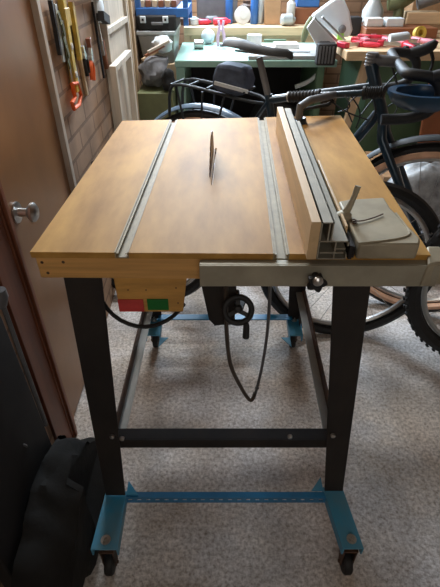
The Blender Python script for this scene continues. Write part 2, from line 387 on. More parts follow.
# stretchers (angle iron)
sz = .315
s_ = MB().box((-.252, .655, sz-.030), (.285, .659, sz)).box((-.252, .659, sz-.004), (.285, .690, sz)); s_.build('stretcher', 'legm', ts, bevel=.001)
def side_rail(xa, xb, side):
    m = MB(); y0, y1 = .66, 1.30; k = .004*side
    m.hexa([(xa, y0, sz-.034), (xa+k, y0, sz-.034), (xb+k, y1, sz-.034), (xb, y1, sz-.034)], [(xa, y0, sz), (xa+k, y0, sz), (xb+k, y1, sz), (xb, y1, sz)])
    o = m.build('side_rail', 'rust', ts)
    f = MB(); j = -.022*side
    f.hexa([(xa+j, y0, sz-.038), (xa, y0, sz-.038), (xb, y1, sz-.038), (xb+j, y1, sz-.038)], [(xa+j, y0, sz-.034), (xa, y0, sz-.034), (xb, y1, sz-.034), (xb+j, y1, sz-.034)])
    f.build('lower_flange', 'lgrey', o)  # same iron as the rail; paler colour stands in for light on it
side_rail(-.262, -.250, -1); side_rail(.285, .296, 1)
bl = MB()
for px, py in ((112, 437), (122, 439), (290, 437), (333, 436)):
    q = atY(px, py, .653 if 115 < px < 300 else .64); MB().lathe(q, (0, -1, 0), [(.0055, -.004), (.0055, .002), (.003, .004)], 10).build('frame_bolt', 'steel', ts)
# blue base: perforated angle rails, foot channels, casters
def perf(y, x0, x1, z0, z1, back):
    m = MB(); m.box((x0, y, z1-.004), (x1, y+.016*back, z1)) if back > 0 else m.box((x0, y-.03, z1-.004), (x1, y, z1))
    n = 22; h = (z1-z0)/3.2
    m.box((x0, y, z0), (x1, y+.003, z0+h)); m.box((x0, y, z1-h), (x1, y+.003, z1-.004))
    for i in range(n+1):
        xx = x0+(x1-x0)*i/n; ww = (x1-x0)/n*.28
        m.box((max(x0, xx-ww), y, z0+h), (min(x1, xx+ww), y+.003, z1-h))
    return m.build('base_rail', 'blue', ts, smooth=False)
perf(.618, -.247, .276, .096, .121, 1); perf(1.335, -.235, .275, .118, .148, -1)
def foot(x0, x1, y0, y1, xs0, xs1, sgn):
    # plate from the leg (y1) out to the caster (y0)
    m = MB(); z = .125
    m.hexa([(xs0, y0, z-.004), (xs1, y0, z-.004), (x1, y1, z-.004), (x0, y1, z-.004)], [(xs0, y0, z), (xs1, y0, z), (x1, y1, z), (x0, y1, z)])
    m.hexa([(xs0, y0, z-.03), (xs0+.004, y0, z-.03), (x0+.004, y1, z-.03), (x0, y1, z-.03)], [(xs0, y0, z-.004), (xs0+.004, y0, z-.004), (x0+.004, y1, z-.004), (x0, y1, z-.004)])
    m.hexa([(xs1-.004, y0, z-.03), (xs1, y0, z-.03), (x1, y1, z-.03), (x1-.004, y1, z-.03)], [(xs1-.004, y0, z-.004), (xs1, y0, z-.004), (x1, y1, z-.004), (x1-.004, y1, z-.004)])
    m.prism([(x1 if sgn > 0 else x0, y1-.01, z-.004), ((x1 if sgn > 0 else x0)+.032*sgn, y1-.01, z-.004), (x1 if sgn > 0 else x0, y1+.03 if y1 < 1 else y1-.06, z-.004)], (0, 0, .004))
    f = m.build('foot_plate', 'blueworn', ts, bevel=.001)
    cx = (xs0+xs1)/2; cy = y0+(.022 if y1 > y0 else -.022)
    MB().lathe((cx, cy, z), (0, 0, 1), [(.012, 0), (.012, .002), (.007, .002), (.007, .007), (.0035, .007), (.0035, .014)], 12).build('foot_bolt', 'steel', f)
    cs = MB().cyl((cx, cy, z-.004), (cx, cy, .098), .014).box((cx-.018, cy-.018, .092), (cx+.018, cy+.018, .098))
    for sx in (-1, 1):
        cs.hexa([(cx+sx*.015-.0015, cy-.008-.01, .025), (cx+sx*.015+.0015, cy-.018, .025), (cx+sx*.015+.0015, cy-.002, .025), (cx+sx*.015-.0015, cy-.002, .025)],
                [(cx+sx*.015-.0015, cy-.018, .094), (cx+sx*.015+.0015, cy-.018, .094), (cx+sx*.015+.0015, cy+.018, .094), (cx+sx*.015-.0015, cy+.018, .094)])
    cs.cyl((cx-.02, cy-.010, .031), (cx+.02, cy-.010, .031), .004)
    co = cs.build('caster', 'rust', ts)
    MB().lathe((cx-.011, cy-.010, .031), (1, 0, 0), [(.012, 0), (.028, .001), (.031, .005), (.031, .017), (.028, .021), (.012, .022)], 24).build('caster_wheel', 'rubber', co)
foot(-.300, -.245, .488, .634, -.307, -.243, 1)
foot(.272, .324, .490, .645, .292, .342, -1)
foot(-.278, -.222, 1.35, 1.24, -.282, -.226, 1)
foot(.258, .308, 1.35, 1.24, .261, .312, -1)
# switch box
by = .705
sb = MB(); a, b = atY(114, 283, by), atY(188, 283, by); c, d = atY(120, 312, by), atY(183, 312, by)
sb.hexa([(c.x, by, c.z), (d.x, by, c.z), (d.x, by+.07, c.z), (c.x, by+.07, c.z)], [(a.x, by, .7705), (b.x, by, .7705), (b.x, by+.07, .7705), (a.x, by+.07, .7705)])
so = sb.build('switch_box', 'swbox', ts, bevel=.002)
for nm, mm, xa, xb, ya, yb in (('stop_button', 'redl', 119.5, 143, 300, 311.5), ('start_button', 'greenl', 148, 168, 299.5, 310)):
    p, q = atY(xa, yb, by-.003), atY(xb, ya, by-.003)
    lb = MB().box((p.x, by-.004, p.z), (q.x, by+.0, q.z)).build(nm, mm, so, bevel=.001)
    lb['label'] = 'red stop button' if 'stop' in nm else 'green start button'
sc_ = MB()
for px, py in ((128, 290), (146, 290), (176, 288), (178, 303)): MB().cyl(atY(px, py, by+.002), atY(px, py, by-.0012), .0016, 8).build('box_screw', 'rust', so)
pts = [(96, 278), (98, 290), (104, 305), (116, 318), (133, 326), (150, 327), (165, 322), (176, 314), (184, 304)]
MB().tube([atY(x, y, .735) for x, y in pts], .0045, 8, smooth=1).build('power_cable', 'rubber', ts)
# bracket, hand wheel and bent rod
hb = MB(); hy = .715
p = [atY(*q, hy) for q in ((201, 284), (235, 284), (235, 322), (232, 325), (214, 325), (209, 320))]
hb.prism(p, (0, .004, 0)); hb.prism([p[0], p[0]+V((.004, 0, 0)), p[5]+V((.004, 0, 0)), p[5]], (0, .07, 0))
hb.prism([p[2], p[2]+V((0, 0, -.003)), p[4]+V((0, 0, -.003)), p[4]], (0, .06, 0))
q0 = atY(222, 284, .70); q1 = atY(236, 300, .70)
hb.box((q0.x, .70, q1.z), (q1.x, .706, .7705))
hb.build('tilt_bracket', 'legm', ts, bevel=.001)
hc_ = atY(238, 310, .675)
hw = MB().ring(hc_, (0, -1, .42), .0262, .0060, 32, 10).lathe(hc_+V((0, .008, 0)), (0, -1, .42), [(.008, 0), (.008, .010), (.005, .013)], 14)
for k in range(3):
    a = PI/2+k*2*PI/3; hw.bar(hc_, hc_+V((math.cos(a)*.025, math.sin(a)*.42*.023, math.sin(a)*.023)), .008, .005, (0, 1, -.42))
hw.cyl(hc_+V((0, .005, 0)), hc_+V((0, .06, 0)), .005)
ho = hw.build('hand_wheel', 'rubber', ts)
MB().tube([hc_+V((.014, -.002, -.023)), hc_+V((.016, -.014, -.026)), hc_+V((.0165, -.016, -.032)), hc_+V((.0165, -.016, -.056)), hc_+V((.0165, -.016, -.059))], [.005, .006, .0065, .007, .004], 10).build('crank_handle', 'rubber', ho)
pts = [(226, 286), (226, 325), (228, 352), (231, 368), (240, 386), (248, 399), (252, 401), (255, 393)]
MB().tube([atY(x, y, .70) for x, y in pts], .0045, 8, smooth=2).build('bent_rod', 'rodm', ts)
pts = [(270, 284), (269, 315), (266, 345), (261, 372), (257, 388), (254, 398)]
MB().tube([atY(x, y, .70) for x, y in pts], .0034, 8, smooth=2).blob(atY(257, 388, .70), (.005, .004, .005), 0, flat=False).build('thin_rod', 'hose', ts)

# ------------------------------------------------------------------ rip fence
rf = root('rip_fence', (.17, 1.0, TZ+.001), 'rip fence of a pale wooden board bolted to an aluminium extrusion on the tabletop', 'fence')
def fx(x, y): return x+.022*(y-.66)
def fbar(m, xa, xb, za, zb, ya=.655, yb=1.34):
    m.hexa([(fx(xa, ya), ya, za), (fx(xb, ya), ya, za), (fx(xb, yb), yb, za), (fx(xa, yb), yb, za)], [(fx(xa, ya), ya, zb), (fx(xb, ya), ya, zb), (fx(xb, yb), yb, zb), (fx(xa, yb), yb, zb)])
m = MB(); fbar(m, .149, .1655, TZ+.0015, .903, .655, 1.355); m.build('fence_board', 'pine', rf, bevel=.001)
m = MB(); e = .0022; X0, X1, X2 = .166, .187, .217; z0, z1, z2 = TZ+.0015, .868, .903
for xa, xb, za, zb in ((X0, X1, z2-e, z2), (X0, X0+e, z0, z2), (X1-e, X1, z1, z2), (X0, X2, z1-e, z1), (X0, X2, z0, z0+e), (X2-e, X2, z1-.010, z1), (X2-e, X2, z0, z0+.010),
                       (X0+.004, X0+.028, z0+.012, z0+.012+e), (X0+.028, X0+.028+e, z0+e, z1-e), (X0+.030, X2-.004, z0+.020, z0+.020+e), (X0+.030, X2-.006, z0+.012, z0+.012+e), (X1-.008, X1-.0055, z1, z2-e)):
    fbar(m, xa, xb, za, zb, .655, 1.34)
m.build('fence_extrusion', 'alu', rf, smooth=False)
m = MB(); fbar(m, .2185, .2235, TZ+.0015, .872, .70, 1.02); m.build('sliding_strip', 'pine', rf, bevel=.001)
m = MB(); fbar(m, .2195, .2265, TZ+.0015, .858, .655, .80); fbar(m, .228, .2315, TZ+.0015, .853, .66, .75); m.build('guide_block', 'black', rf, bevel=.001)
HZ = .862
hd = [atZ(x, y, HZ) for x, y in ((357, 245), (407, 246), (414, 240), (391, 208), (384, 197), (349, 199), (344, 203))]
fy = .655
top = [V((.234, fy, HZ)), V((.336, fy, HZ)), V((.345, fy+.02, HZ)), hd[3], hd[4], hd[5], V((.234, hd[5].y-.01, HZ))]
m = MB().prism([v-V((0, 0, HZ-TZ-.0015)) for v in top], (0, 0, HZ-TZ-.0015)); ho = m.build('fence_head', 'cast', rf, bevel=.004)
ridge = [atZ(x, y, HZ+.001) for x, y in ((358, 243), (380, 241), (400, 238), (409, 235), (410, 231), (396, 213))]
MB().tube(ridge, .0018, 6, smooth=1).build('raised_rib', 'cast', ho)
lv = MB()
b0 = atZ(347, 211, HZ+.012)
lv.tube([b0+V((-.006, .004, -.010)), b0, b0+V((.010, .006, .024)), atY(358, 186, b0.y+.01)], [.008, .007, .005, .0058], 10, smooth=1)
lv.lathe(b0+V((-.004, 0, -.014)), (0, 0, 1), [(.014, 0), (.014, .008), (.009, .012), (.004, .014)], 16)
lv.build('locking_lever', 'cast', rf)
hk = [(351, 221), (354, 219), (357, 221), (355, 224), (352, 223), (354, 221), (362, 221), (373, 218), (383, 214)]
MB().tube([atZ(x, y, HZ+.003) for x, y in hk], .0013, 6, smooth=1).build('wire_hook', 'rust', rf)


# ------------------------------------------------------------------ bicycles
def bicycle(label, A, B, R, opt):
    """A, B: ground points under the rear and front hub"""
    A = V((*A, 0)); B = V((*B, 0)); d = (B-A).normalized(); L = (B-A).length; n = V((d.y, -d.x, 0)); up = V((0, 0, 1))
    P = lambda s, z, o=0: A+d*s+up*z+n*o
    r = root('bicycle', A+d*L/2, label, 'bicycle')
    fm = opt['frame']; J = opt['J']
    def wheel(c, dd):
        nx = V((dd.y, -dd.x, 0)); tr_ = opt.get('tyre', .022)
        w_ = MB().ring(c, nx, R-tr_, tr_, 56, 8)
        if opt.get('knob'):
            for i in range(64):
                a = 2*PI*i/64; rr = R-.001
                for o in (-.013, .013):
                    q = c+dd*math.cos(a+(o > 0)*.05)*rr+up*math.sin(a+(o > 0)*.05)*rr+nx*o
                    w_.cbox(q, (.012, .010, .006), 0, -a+PI/2, math.atan2(dd.y, dd.x))
        o = w_.build('wheel', 'rubber', r)
        if opt.get('tan'):
            for sgn in (-1, 1): MB().ring(c+nx*sgn*tr_*.62, nx, R-tr_*1.55, tr_*.62, 56, 6).build('tyre_sidewall', 'tan', o)
        MB().ring(c, nx, R-tr_*2-.010, .010, 56, 6).build('rim', opt.get('rim', 'steel'), o)
        sp = MB()
        for i in range(24):
            a = 2*PI*i/24; q = c+(dd*math.cos(a)+up*math.sin(a))*(R-tr_*2-.01); hb_ = c+nx*(.025 if i % 2 else -.025)+(dd*math.cos(a+1.2)+up*math.sin(a+1.2))*.02
            sp.tube([hb_, q], .0011, 4)
        sp.build('spokes', 'steel', o)
        MB().cyl(c-nx*.045, c+nx*.045, .014).cyl(c-nx*.028, c-nx*.022, .024).cyl(c+nx*.022, c+nx*.028, .024).build('hub', 'grey', o)
        return o
    hr, hf = P(0, R), P(L, R); fd = opt.get('fdir', d); fd = V((*fd, 0)).normalized() if len(fd) == 2 else fd
    wheel(hr, d); wheel(hf, fd)
    bb, st, ht, hb_ = P(*J['bb']), P(*J['seat']), P(*J['headtop']), P(*J['crown'])
    f = MB()
    f.tube([st, P(*J['tt'])], .015, 12).tube([P(*J['dt']), bb], .018, 12).tube([st+(st-bb)*.04, bb], .015, 12).tube([ht, hb_], .022, 12)
    for o in (-.04, .04): f.tube([bb+n*o*.6, hr+n*o*1.1], .008, 8).tube([st+n*o*.2, hr+n*o*1.1], .0065, 8)
    f.cyl(bb-n*.035, bb+n*.035, .02); f.build('frame', fm, r)
    nf = V((fd.y, -fd.x, 0)); g = MB()
    for o in (-.048, .048): g.tube([hb_+nf*o*.5-up*.005, hb_+nf*o-up*.03+(hf-hb_)*.05, hf+nf*o], [.017, .018, .011], 10)
    g.tube([hb_+nf*.03, hb_-nf*.03], .014); g.build('fork', fm, r)
    sd = P(*J['saddle']); sl = .27
    MB().tube([st, sd-up*.02], .0125, 12).build('seat_post', 'grey', r)
    q = MB(); prof = [(-.135, .040, .016), (-.11, .060, .020), (-.06, .056, .014), (-.01, .030, .002), (.05, .020, -.004), (.11, .017, -.006), (.13, .010, -.016)]
    rings = []
    for s0, hw_, zz in prof:
        c = sd+d*s0+up*(zz+.012)
        rings.append([c+n*math.cos(a)*hw_+up*(math.sin(a)*.009-(abs(math.cos(a))**2)*.014) for a in [2*PI*i/12 for i in range(12)]])
    q.add([v for rg in rings for v in rg], [(i*12+j, i*12+(j+1) % 12, (i+1)*12+(j+1) % 12, (i+1)*12+j) for i in range(len(rings)-1) for j in range(12)]+[tuple(range(12)), tuple((len(rings)-1)*12+j for j in range(12))])
    so_ = q.build('saddle', 'rubber', r)
    MB().tube([sd+d*-.09+n*.02, sd+d*.1-up*.012+n*.004], .0035, 6).tube([sd+d*-.09-n*.02, sd+d*.1-up*.012-n*.004], .0035, 6).build('saddle_rail', 'steel', so_)
    ck = MB().ring(bb+n*.045, n, .085, .0035, 36, 6)
    for k in range(5):
        a = 2*PI*k/5; ck.bar(bb+n*.045, bb+n*.045+(d*math.cos(a)+up*math.sin(a))*.084, .012, .003, tuple(n))
    ck.bar(bb+n*.055, bb+n*.060+d*.10-up*.13, .016, .01, tuple(n)).bar(bb-n*.045, bb-n*.050-d*.10+up*.13, .016, .01, tuple(n))
    cko = ck.build('crankset', 'grey', r)
    MB().cbox(bb+n*.10+d*.10-up*.13, (.08, .07, .02), rz=math.atan2(d.y, d.x)).build('pedal', 'black', cko)
    MB().cbox(bb-n*.10-d*.10+up*.13, (.08, .07, .02), rz=math.atan2(d.y, d.x)).build('pedal', 'black', cko)
    return r, P, d, n, up, fd, nf

b1, P, d, n, up, fd, nf = bicycle('dark drop-bar bicycle with tan tyre walls, black saddle and rear rack behind the table', (-.065, 1.98), (.80, 1.56), .365, dict(
    frame='frameb', tan=True, tyre=.024, fdir=(.90, -.43),
    J=dict(bb=(.40, .29), seat=(.285, .80), tt=(.665, .885), dt=(.70, .80), headtop=(.645, .955), crown=(.725, .775), saddle=(.235, .965))))
def guard(P0, c, dd, nn_, R, a0, a1, m, parent):
    g = MB(); k = 22; vs = []; W_ = .026
    for i in range(k+1):
        a = a0+(a1-a0)*i/k; rad = dd*math.cos(a)+V((0, 0, 1))*math.sin(a)
        for o, rr in ((-W_, R-.006), (-W_*.6, R+.003), (0, R+.006), (W_*.6, R+.003), (W_, R-.006)): vs.append(c+rad*rr+nn_*o)
        for o, rr in ((W_, R-.009), (W_*.6, R), (0, R+.003), (-W_*.6, R), (-W_, R-.009)): vs.append(c+rad*rr+nn_*o)
    g.add(vs, [(i*10+j, i*10+(j+1) % 10, (i+1)*10+(j+1) % 10, (i+1)*10+j) for i in range(k) for j in range(10)]+[tuple(range(10)), tuple(k*10+j for j in range(10))])
    return g.build('mudguard', m, parent)
guard(P, P(0, .365), d, n, .385, .25, 2.7, 'fend', b1)
guard(P, V((.80, 1.56, .365)), fd, nf, .385, .9, 2.9, 'framed', b1)
rk = MB()
for o in (-.055, .055):
    rk.tube([P(-.14, .70, o), P(-.135, .80, o), P(-.11, .835, o), P(.02, .825, o), P(.22, .80, o), P(.27, .79, o*.4)], .0062, 8, smooth=1)
    for s0 in (-.10, .02, .12): rk.tube([P(s0, .828 if s0 < 0 else .815, o), P(.0, .38, o*1.2)], .005, 6)
for s0 in (-.125, -.05, .04, .13, .2): rk.tube([P(s0, .828-.0*s0, -.055), P(s0, .828, .055)], .0045, 6)
rk.build('rear_rack', 'framed', b1)
# drop handlebar, pointing to the right
ht = P(.645, .955)
bf = V((.985, -.174, 0)).normalized(); bn = V((.174, .985, 0)).normalized()   # bn: far side
stem = MB().tube([ht+up*.035, ht-up*.005], .019, 14).tube([ht+up*.012, ht+bf*.085+up*.008], [.018, .017], 12)
for k in range(4): stem.ring(ht+up*(-.002+.010*k), (0, 0, 1), .0195, .0028, 20, 6)
stem.build('stem', 'grey', b1)
c0 = ht+bf*.085+up*.008
db = MB()
for sgn in (-1, 1):
    pts = [c0, c0+bn*sgn*.12, c0+bn*sgn*.19, c0+bn*sgn*.205+bf*.03, c0+bn*sgn*.21+bf*.085-up*.005, c0+bn*sgn*.212+bf*.115-up*.05, c0+bn*sgn*.214+bf*.09-up*.105, c0+bn*sgn*.216+bf*.03-up*.125, c0+bn*sgn*.22-bf*.05-up*.13]
    db.tube(pts, [.013]+[.0165]*8, 12, smooth=2)
hbar = db.build('handlebar', 'tape', b1)
for sgn in (-1, 1):
    h0 = c0+bn*sgn*.21+bf*.075
    MB().tube([h0-up*.005, h0+bf*.04+up*.006, h0+bf*.07+up*.022, h0+bf*.080+up*.040], [.019, .021, .020, .010], 12, smooth=1).build('brake_hood', 'rubber', hbar)
    MB().tube([h0+bf*.068+up*.01, h0+bf*.09-up*.03, h0+bf*.08-up*.09], [.007, .006, .005], 8, smooth=1).build('brake_lever', 'black', hbar)
cb = MB()
for a, b, c in (((-.01, 0, -.02), (.02, -.05, -.10), (-.02, 0, -.16)), ((.02, .02, -.03), (-.05, .02, -.12), (-.09, .0, -.17)), ((.0, .05, -.02), (.05, .02, -.13), (.02, .0, -.2))):
    cb.tube([c0+V(a), c0+V(b), c0+V(c)], .0025, 6, smooth=2)
cb.build('brake_cable', 'rubber', b1)
# saddle bag hanging from the saddle
def px_poly(pts, y): return [atY(x, yy, y) for x, yy in pts]
sbp = P(.12, .84)
pb = [atY(*q, 1.90) for q in ((221, 62), (236, 64), (248, 67), (252, 80), (249, 93), (240, 94), (222, 89), (216, 84), (217, 74))]
sbr = MB().prism([q-n*.045 for q in pb], n*.09).build('saddle_bag', 'sbag', bevel=.012, thing=('navy fabric saddle bag with a pale reflective stripe, hanging under the black bicycle saddle', 'bag'))
so2 = MB(); qa, qb = atY(217, 81, 1.87), atY(250, 90, 1.87)
ff = n*.052
MB().bar(atY(220, 80, 1.90)+ff*.98, atY(253, 89, 1.90)+ff*.98, .014, .012, (0, 0, 1)).build('reflective_stripe', 'white', sbr)

# flat bar bicycle, mostly hidden by the table
b2, P2, d2, n2, up2, fd2, nf2 = bicycle('small dark blue flat-bar bicycle with black grips mostly hidden behind the table saw', (-.33, 1.62), (.475, 1.390), .335, dict(
    frame='frameb', tyre=.021, fdir=(1, -.04), rim='steel',
    J=dict(bb=(.33, .27), seat=(.24, .68), tt=(.62, .80), dt=(.63, .74), headtop=(.60, .84), crown=(.66, .67), saddle=(.19, .74))))
h2 = P2(.60, .84)
ga, gb = atY(289, 97, 1.66), atY(385, 92, 1.52)
hm = MB().tube([h2, h2+up*.05, (ga+gb)/2], .012, 10, smooth=1); hm.build('stem', 'grey', b2)
hb2 = MB().tube([ga, ga.lerp(gb, .4), ga.lerp(gb, .6), gb], .011, 10).build('handlebar', 'frameb', b2)
for u0, u1 in ((0, .33), (.8, 1.0)):
    g = MB(); a, b = ga.lerp(gb, u0), ga.lerp(gb, u1); g.tube([a, b], .016, 12)
    for k in range(9): g.ring(a.lerp(b, (k+.5)/9), b-a, .0165, .003, 16, 5)
    g.lathe(b if u0 == 0 else a, (b-a), [(.021, -.004), (.021, .004), (.012, .006)], 14)
    go = g.build('grip', 'rubber', hb2)
    if u0 == 0: MB().lathe(a, a-b, [(.017, 0), (.017, .004), (.010, .006)], 14).build('end_cap', 'lgrey', go)
lvp = ga.lerp(gb, .42)
MB().tube([lvp, lvp+V((.02, -.03, -.02)), lvp+V((-.07, -.05, -.03)), lvp+V((-.10, -.05, -.035))], [.009, .007, .0045, .004], 8, smooth=1).build('brake_lever', 'black', hb2)
cb = MB()
for a, b, c in (((345, 95), (352, 108), (338, 112)), ((350, 94), (362, 112), (356, 128)), ((362, 92), (345, 105), (352, 122)), ((330, 100), (345, 112), (368, 120)), ((372, 95), (378, 112), (362, 132))):
    cb.tube([atY(*a, 1.56), atY(*b, 1.52), atY(*c, 1.56)], .0024, 6, smooth=2)
cb.build('brake_cable', 'rubber', b2)

# knobbly-tyred bicycle at the right edge
b3, P3, *_ = bicycle('bicycle with a knobbly black tyre standing at the right edge beside the table corner', (1.98, 1.42), (1.012, 1.235), .378, dict(
    frame='framed', tyre=.027, knob=True, fdir=(-1, .02), rim='lgrey',
    J=dict(bb=(.42, .31), seat=(.26, .76), tt=(.66, .84), dt=(.68, .76), headtop=(.66, .90), crown=(.72, .74), saddle=(.21, .90))))
q = P3(.64, .95)
MB().tube([P3(.66, .90), q], .014).tube([q+V((.05, -.3, .02)), q+V((0, -.1, 0)), q+V((0, .1, 0)), q+V((.05, .3, .02))], .013, 10).build('handlebar', 'black', b3)

# helmet hanging on the drop bar
hl = MB(); hc2 = atY(424, 99, 1.42); k = 0
rings = []
for i in range(9):
    t_ = PI*.52*i/8; rings.append((math.sin(t_)*.088, math.cos(t_)*.055))
rings += [(rr*.82, zz*.82) for rr, zz in rings[::-1][:-1]]+[(.001, .045)]
vs = []; NU = 28
for rr, zz in rings:
    for j in range(NU):
        a = 2*PI*j/NU; gr = 1-.05*(1 if (j % 4 < 2) else 0)*(1 if .02 < rr < .084 else 0)
        vs.append(hc2+V((math.cos(a)*rr*1.25*gr, math.sin(a)*rr*gr, -zz*gr+.02)))
hl.add(vs, [(i*NU+j, i*NU+(j+1) % NU, (i+1)*NU+(j+1) % NU, (i+1)*NU+j) for i in range(len(rings)-1) for j in range(NU)])
hlo = hl.build('cycle_helmet', 'helmb', thing=('dark blue ribbed cycle helmet hung upside down below the drop handlebar', 'helmet'))

# ------------------------------------------------------------------ rear workbenches
DZ = .78
gd = root('desk', (.2, 3.15, 0), 'mint green topped desk with green side panels against the back of the garage', 'desk')
MB().box((-.255, 2.80, DZ-.035), (.66, 3.46, DZ)).build('desktop', 'mint', gd, bevel=.004)
MB().box((-.250, 2.81, 0), (-.20, 3.45, DZ-.036)).build('side_panel', 'mint', gd, bevel=.003)
MB().box((.56, 2.83, 0), (.60, 3.45, DZ-.036)).build('side_panel', 'green', gd, bevel=.003)
MB().box((-.198, 3.40, 0), (.558, 3.42, DZ-.036)).build('back_panel', 'black', gd)
# box stored in the desk's knee hole
MB().box((-.16, 2.95, .001), (.10, 3.25, .34)).build('storage_box', 'card', bevel=.004, thing=('plain cardboard box on the floor in the dark space under the green desk', 'box'))
hd_ = MB().cyl((.36, 2.90, .36), (.36, 3.10, .36), .17, 28).box((.22, 2.9, .001), (.50, 3.12, .22)).build('extractor_drum', 'black', bevel=.006, thing=('black round machine drum with a pale curved band under the desk', 'machine'))
MB().tube([atY(*q, 2.89) for q in ((295, 87), (304, 84), (314, 78), (322, 68))], .013, 8, smooth=2).build('pale_band', 'lgrey', hd_)

BY = 3.5; BZ = .866
bb_ = root('workbench', (.3, 3.7, 0), 'rough timber workbench along the back wall behind the green desk', 'workbench')
MB().box((-.245, 3.485, BZ-.05), (.72, 3.94, BZ)).build('worktop', 'pinex', bb_, bevel=.003)
MB().box((-.245, 3.495, 0), (-.205, 3.93, BZ-.0505)).build('end_panel', 'pinez', bb_)
MB().box((-.204, 3.50, .40), (.70, 3.52, BZ-.0505)).build('front_board', 'pinex', bb_)
RZ_ = .85
rb = root('workbench', (1.1, 3.0, 0), 'pale pine workbench with a green cupboard below at the right rear', 'workbench')
MB().box((.665, 2.64, RZ_-.045), (2.0, 3.47, RZ_)).build('worktop', 'pinex', rb, bevel=.003)
MB().bar(atY(346, 98, 2.70)-V((0, 0, .3)), V((.80, 2.70, RZ_-.046)), .045, .04, (0, 1, 0)).build('leg', 'pinez', rb)
MB().box((.83, 2.72, .0), (1.62, 3.4, RZ_-.0455)).build('cupboard', 'green', rb, bevel=.004)
MB().box((1.70, 2.68, .0), (1.76, 2.74, RZ_-.0455)).build('leg', 'pinez', rb)
# boards leaning by the cupboard
def lean_board(p, q, wd, th, m, label, name='board', grp=None):
    return MB().bar(p, q, wd, th, (0, 1, 0)).build(name, m, bevel=.002, thing=(label, 'board', grp))

# bench saw with white blade guard on the desk
bs = root('bench_saw', (.42, 2.95, DZ), 'white and grey bench-top saw with a large raised white guard on the desk', 'saw')
yb = 2.86
p0, p1 = atY(248, 64, 2.82), V((.625, 0, 0))
MB().box((p0.x, 2.81, DZ+.001), (p1.x, 3.25, DZ+.022)).build('saw_table', 'lgrey', bs, bevel=.003)
MB().box((p0.x+.04, 2.9, DZ+.0225), (p0.x+.36, 3.15, DZ+.034)).build('sliding_table', 'white', bs, bevel=.003)
gp = [atY(*q, 2.98) for q in ((312, 16), (326, 5), (336, -2), (344, -2), (350, 12), (353, 30), (350, 37), (338, 38), (318, 24))]
MB().prism(gp, (0, .05, 0)).build('blade_guard', 'white', bs, bevel=.010)
gp = [atY(*q, 2.84) for q in ((307, 28), (314, 18), (336, 42), (336, 56), (320, 52))]
MB().prism(gp, (0, .02, 0)).build('guard_plate', 'white', bs, bevel=.003)
m = MB(); a, b = atY(319, 44, 2.72), atY(335, 66, 2.72)
m.box((a.x, 2.725, b.z), (b.x, 2.795, a.z)).box((a.x+.02, 2.795, DZ+.03), (b.x-.02, 2.835, a.z))
m.build('motor_block', 'black', bs, bevel=.008)
m = MB()
for k in range(5): m.box((a.x+.008+k*.017, 2.718, b.z+.012), (a.x+.017+k*.017, 2.7245, a.z-.012))
m.build('cooling_fin', 'grey', bs)
m = MB().bar(atY(314, 18, 2.85), atY(337, 41, 2.85), .012, .018, (0, 1, 0)).bar(atY(322, 17, 2.9), atY(345, 40, 2.9), .010, .018, (0, 1, 0)); m.build('support_arm', 'steel', bs)
MB().lathe(atY(342, 29, 2.975), (0, -1, 0), [(.022, 0), (.022, .008), (.010, .016)], 16).build('pivot_knob', 'grey', bs)
st_ = MB(); a, b = atY(337, 40, 2.97), atY(344, 32, 2.97); st_.box((a.x, 2.968, a.z), (b.x, 2.979, b.z)); st_.build('sticker', 'limey', bs)
MB().tube([atY(*q, 2.95) for q in ((313, 18), (308, 26), (305, 34), (303, 42))], [.02, .022, .02, .012], 10, smooth=1).build('dust_spout', 'olive', bs)

# ---- things lying on the desk
def on(px, py, z): return atZ(px, py, z)
p = on(208, 45, DZ)
MB().blob((p.x, p.y+.05, DZ+.044), (.045, .045, .043), .02).build('plastic_tub', 'white', thing=('round white plastic tub on the left of the green desk', 'tub'))
p = on(199, 49, DZ)
t_ = MB().cyl((p.x-.03, p.y, DZ+.026), (p.x+.03, p.y, DZ+.026), .025, 20).build('tape_measure', 'steel', bevel=.004, thing=('silver tape measure lying on the left end of the green desk', 'tape measure'))
p = on(221, 48, DZ)
m = MB()
for sgn in (-1, 1): m.tube([(p.x+sgn*.018, p.y, DZ+.008), (p.x+sgn*.022, p.y, DZ+.06), (p.x+sgn*.008, p.y, DZ+.11), (p.x+sgn*.016, p.y, DZ+.15)], [.008, .010, .009, .007], 8, smooth=1)
m.cyl((p.x-.012, p.y, DZ+.10), (p.x+.012, p.y, DZ+.10), .008)
m.build('spring_clamp', 'lilac', thing=('pink spring clamp standing up on the desk behind the saddle', 'clamp'))
p = on(254, 45, DZ+.034)
MB().lathe((p.x, p.y, DZ+.0345), (0, 0, 1), [(.045, 0), (.045, .055), (.025, .055), (.025, .010)], 24).build('tape_roll', 'paper', thing=('roll of cream masking tape on the saw table behind the saddle', 'tape'))
for i, (px, py, ln, mm, lab) in enumerate(((232, 46, .16, 'grey', 'dark pencil case lying on the desk between the pink clamp and tape roll'), (275, 42, .14, 'green', 'green marker pen on the bench saw table'), (240, 41, .2, 'steel', 'steel ruler lying across the back of the desk'))):
    z_ = DZ+(.0345 if px > 250 else .001); p = on(px, py, z_); p.y = min(p.y, 3.36)
    MB().cbox((p.x, p.y, z_+.008), (ln, .025, .014), rz=.15-.2*i).build(('pencil_case', 'marker_pen', 'steel_ruler')[i], mm, bevel=.003, thing=(lab, ('case', 'pen', 'ruler')[i]))
p = on(296, 52, DZ+.034)
MB().box((p.x-.11, 2.95, DZ+.0345), (p.x+.03, 3.06, DZ+.06)).build('sandpaper_block', 'paper', bevel=.003, thing=('pale flat block lying on the white saw table beside the raised guard', 'block'))

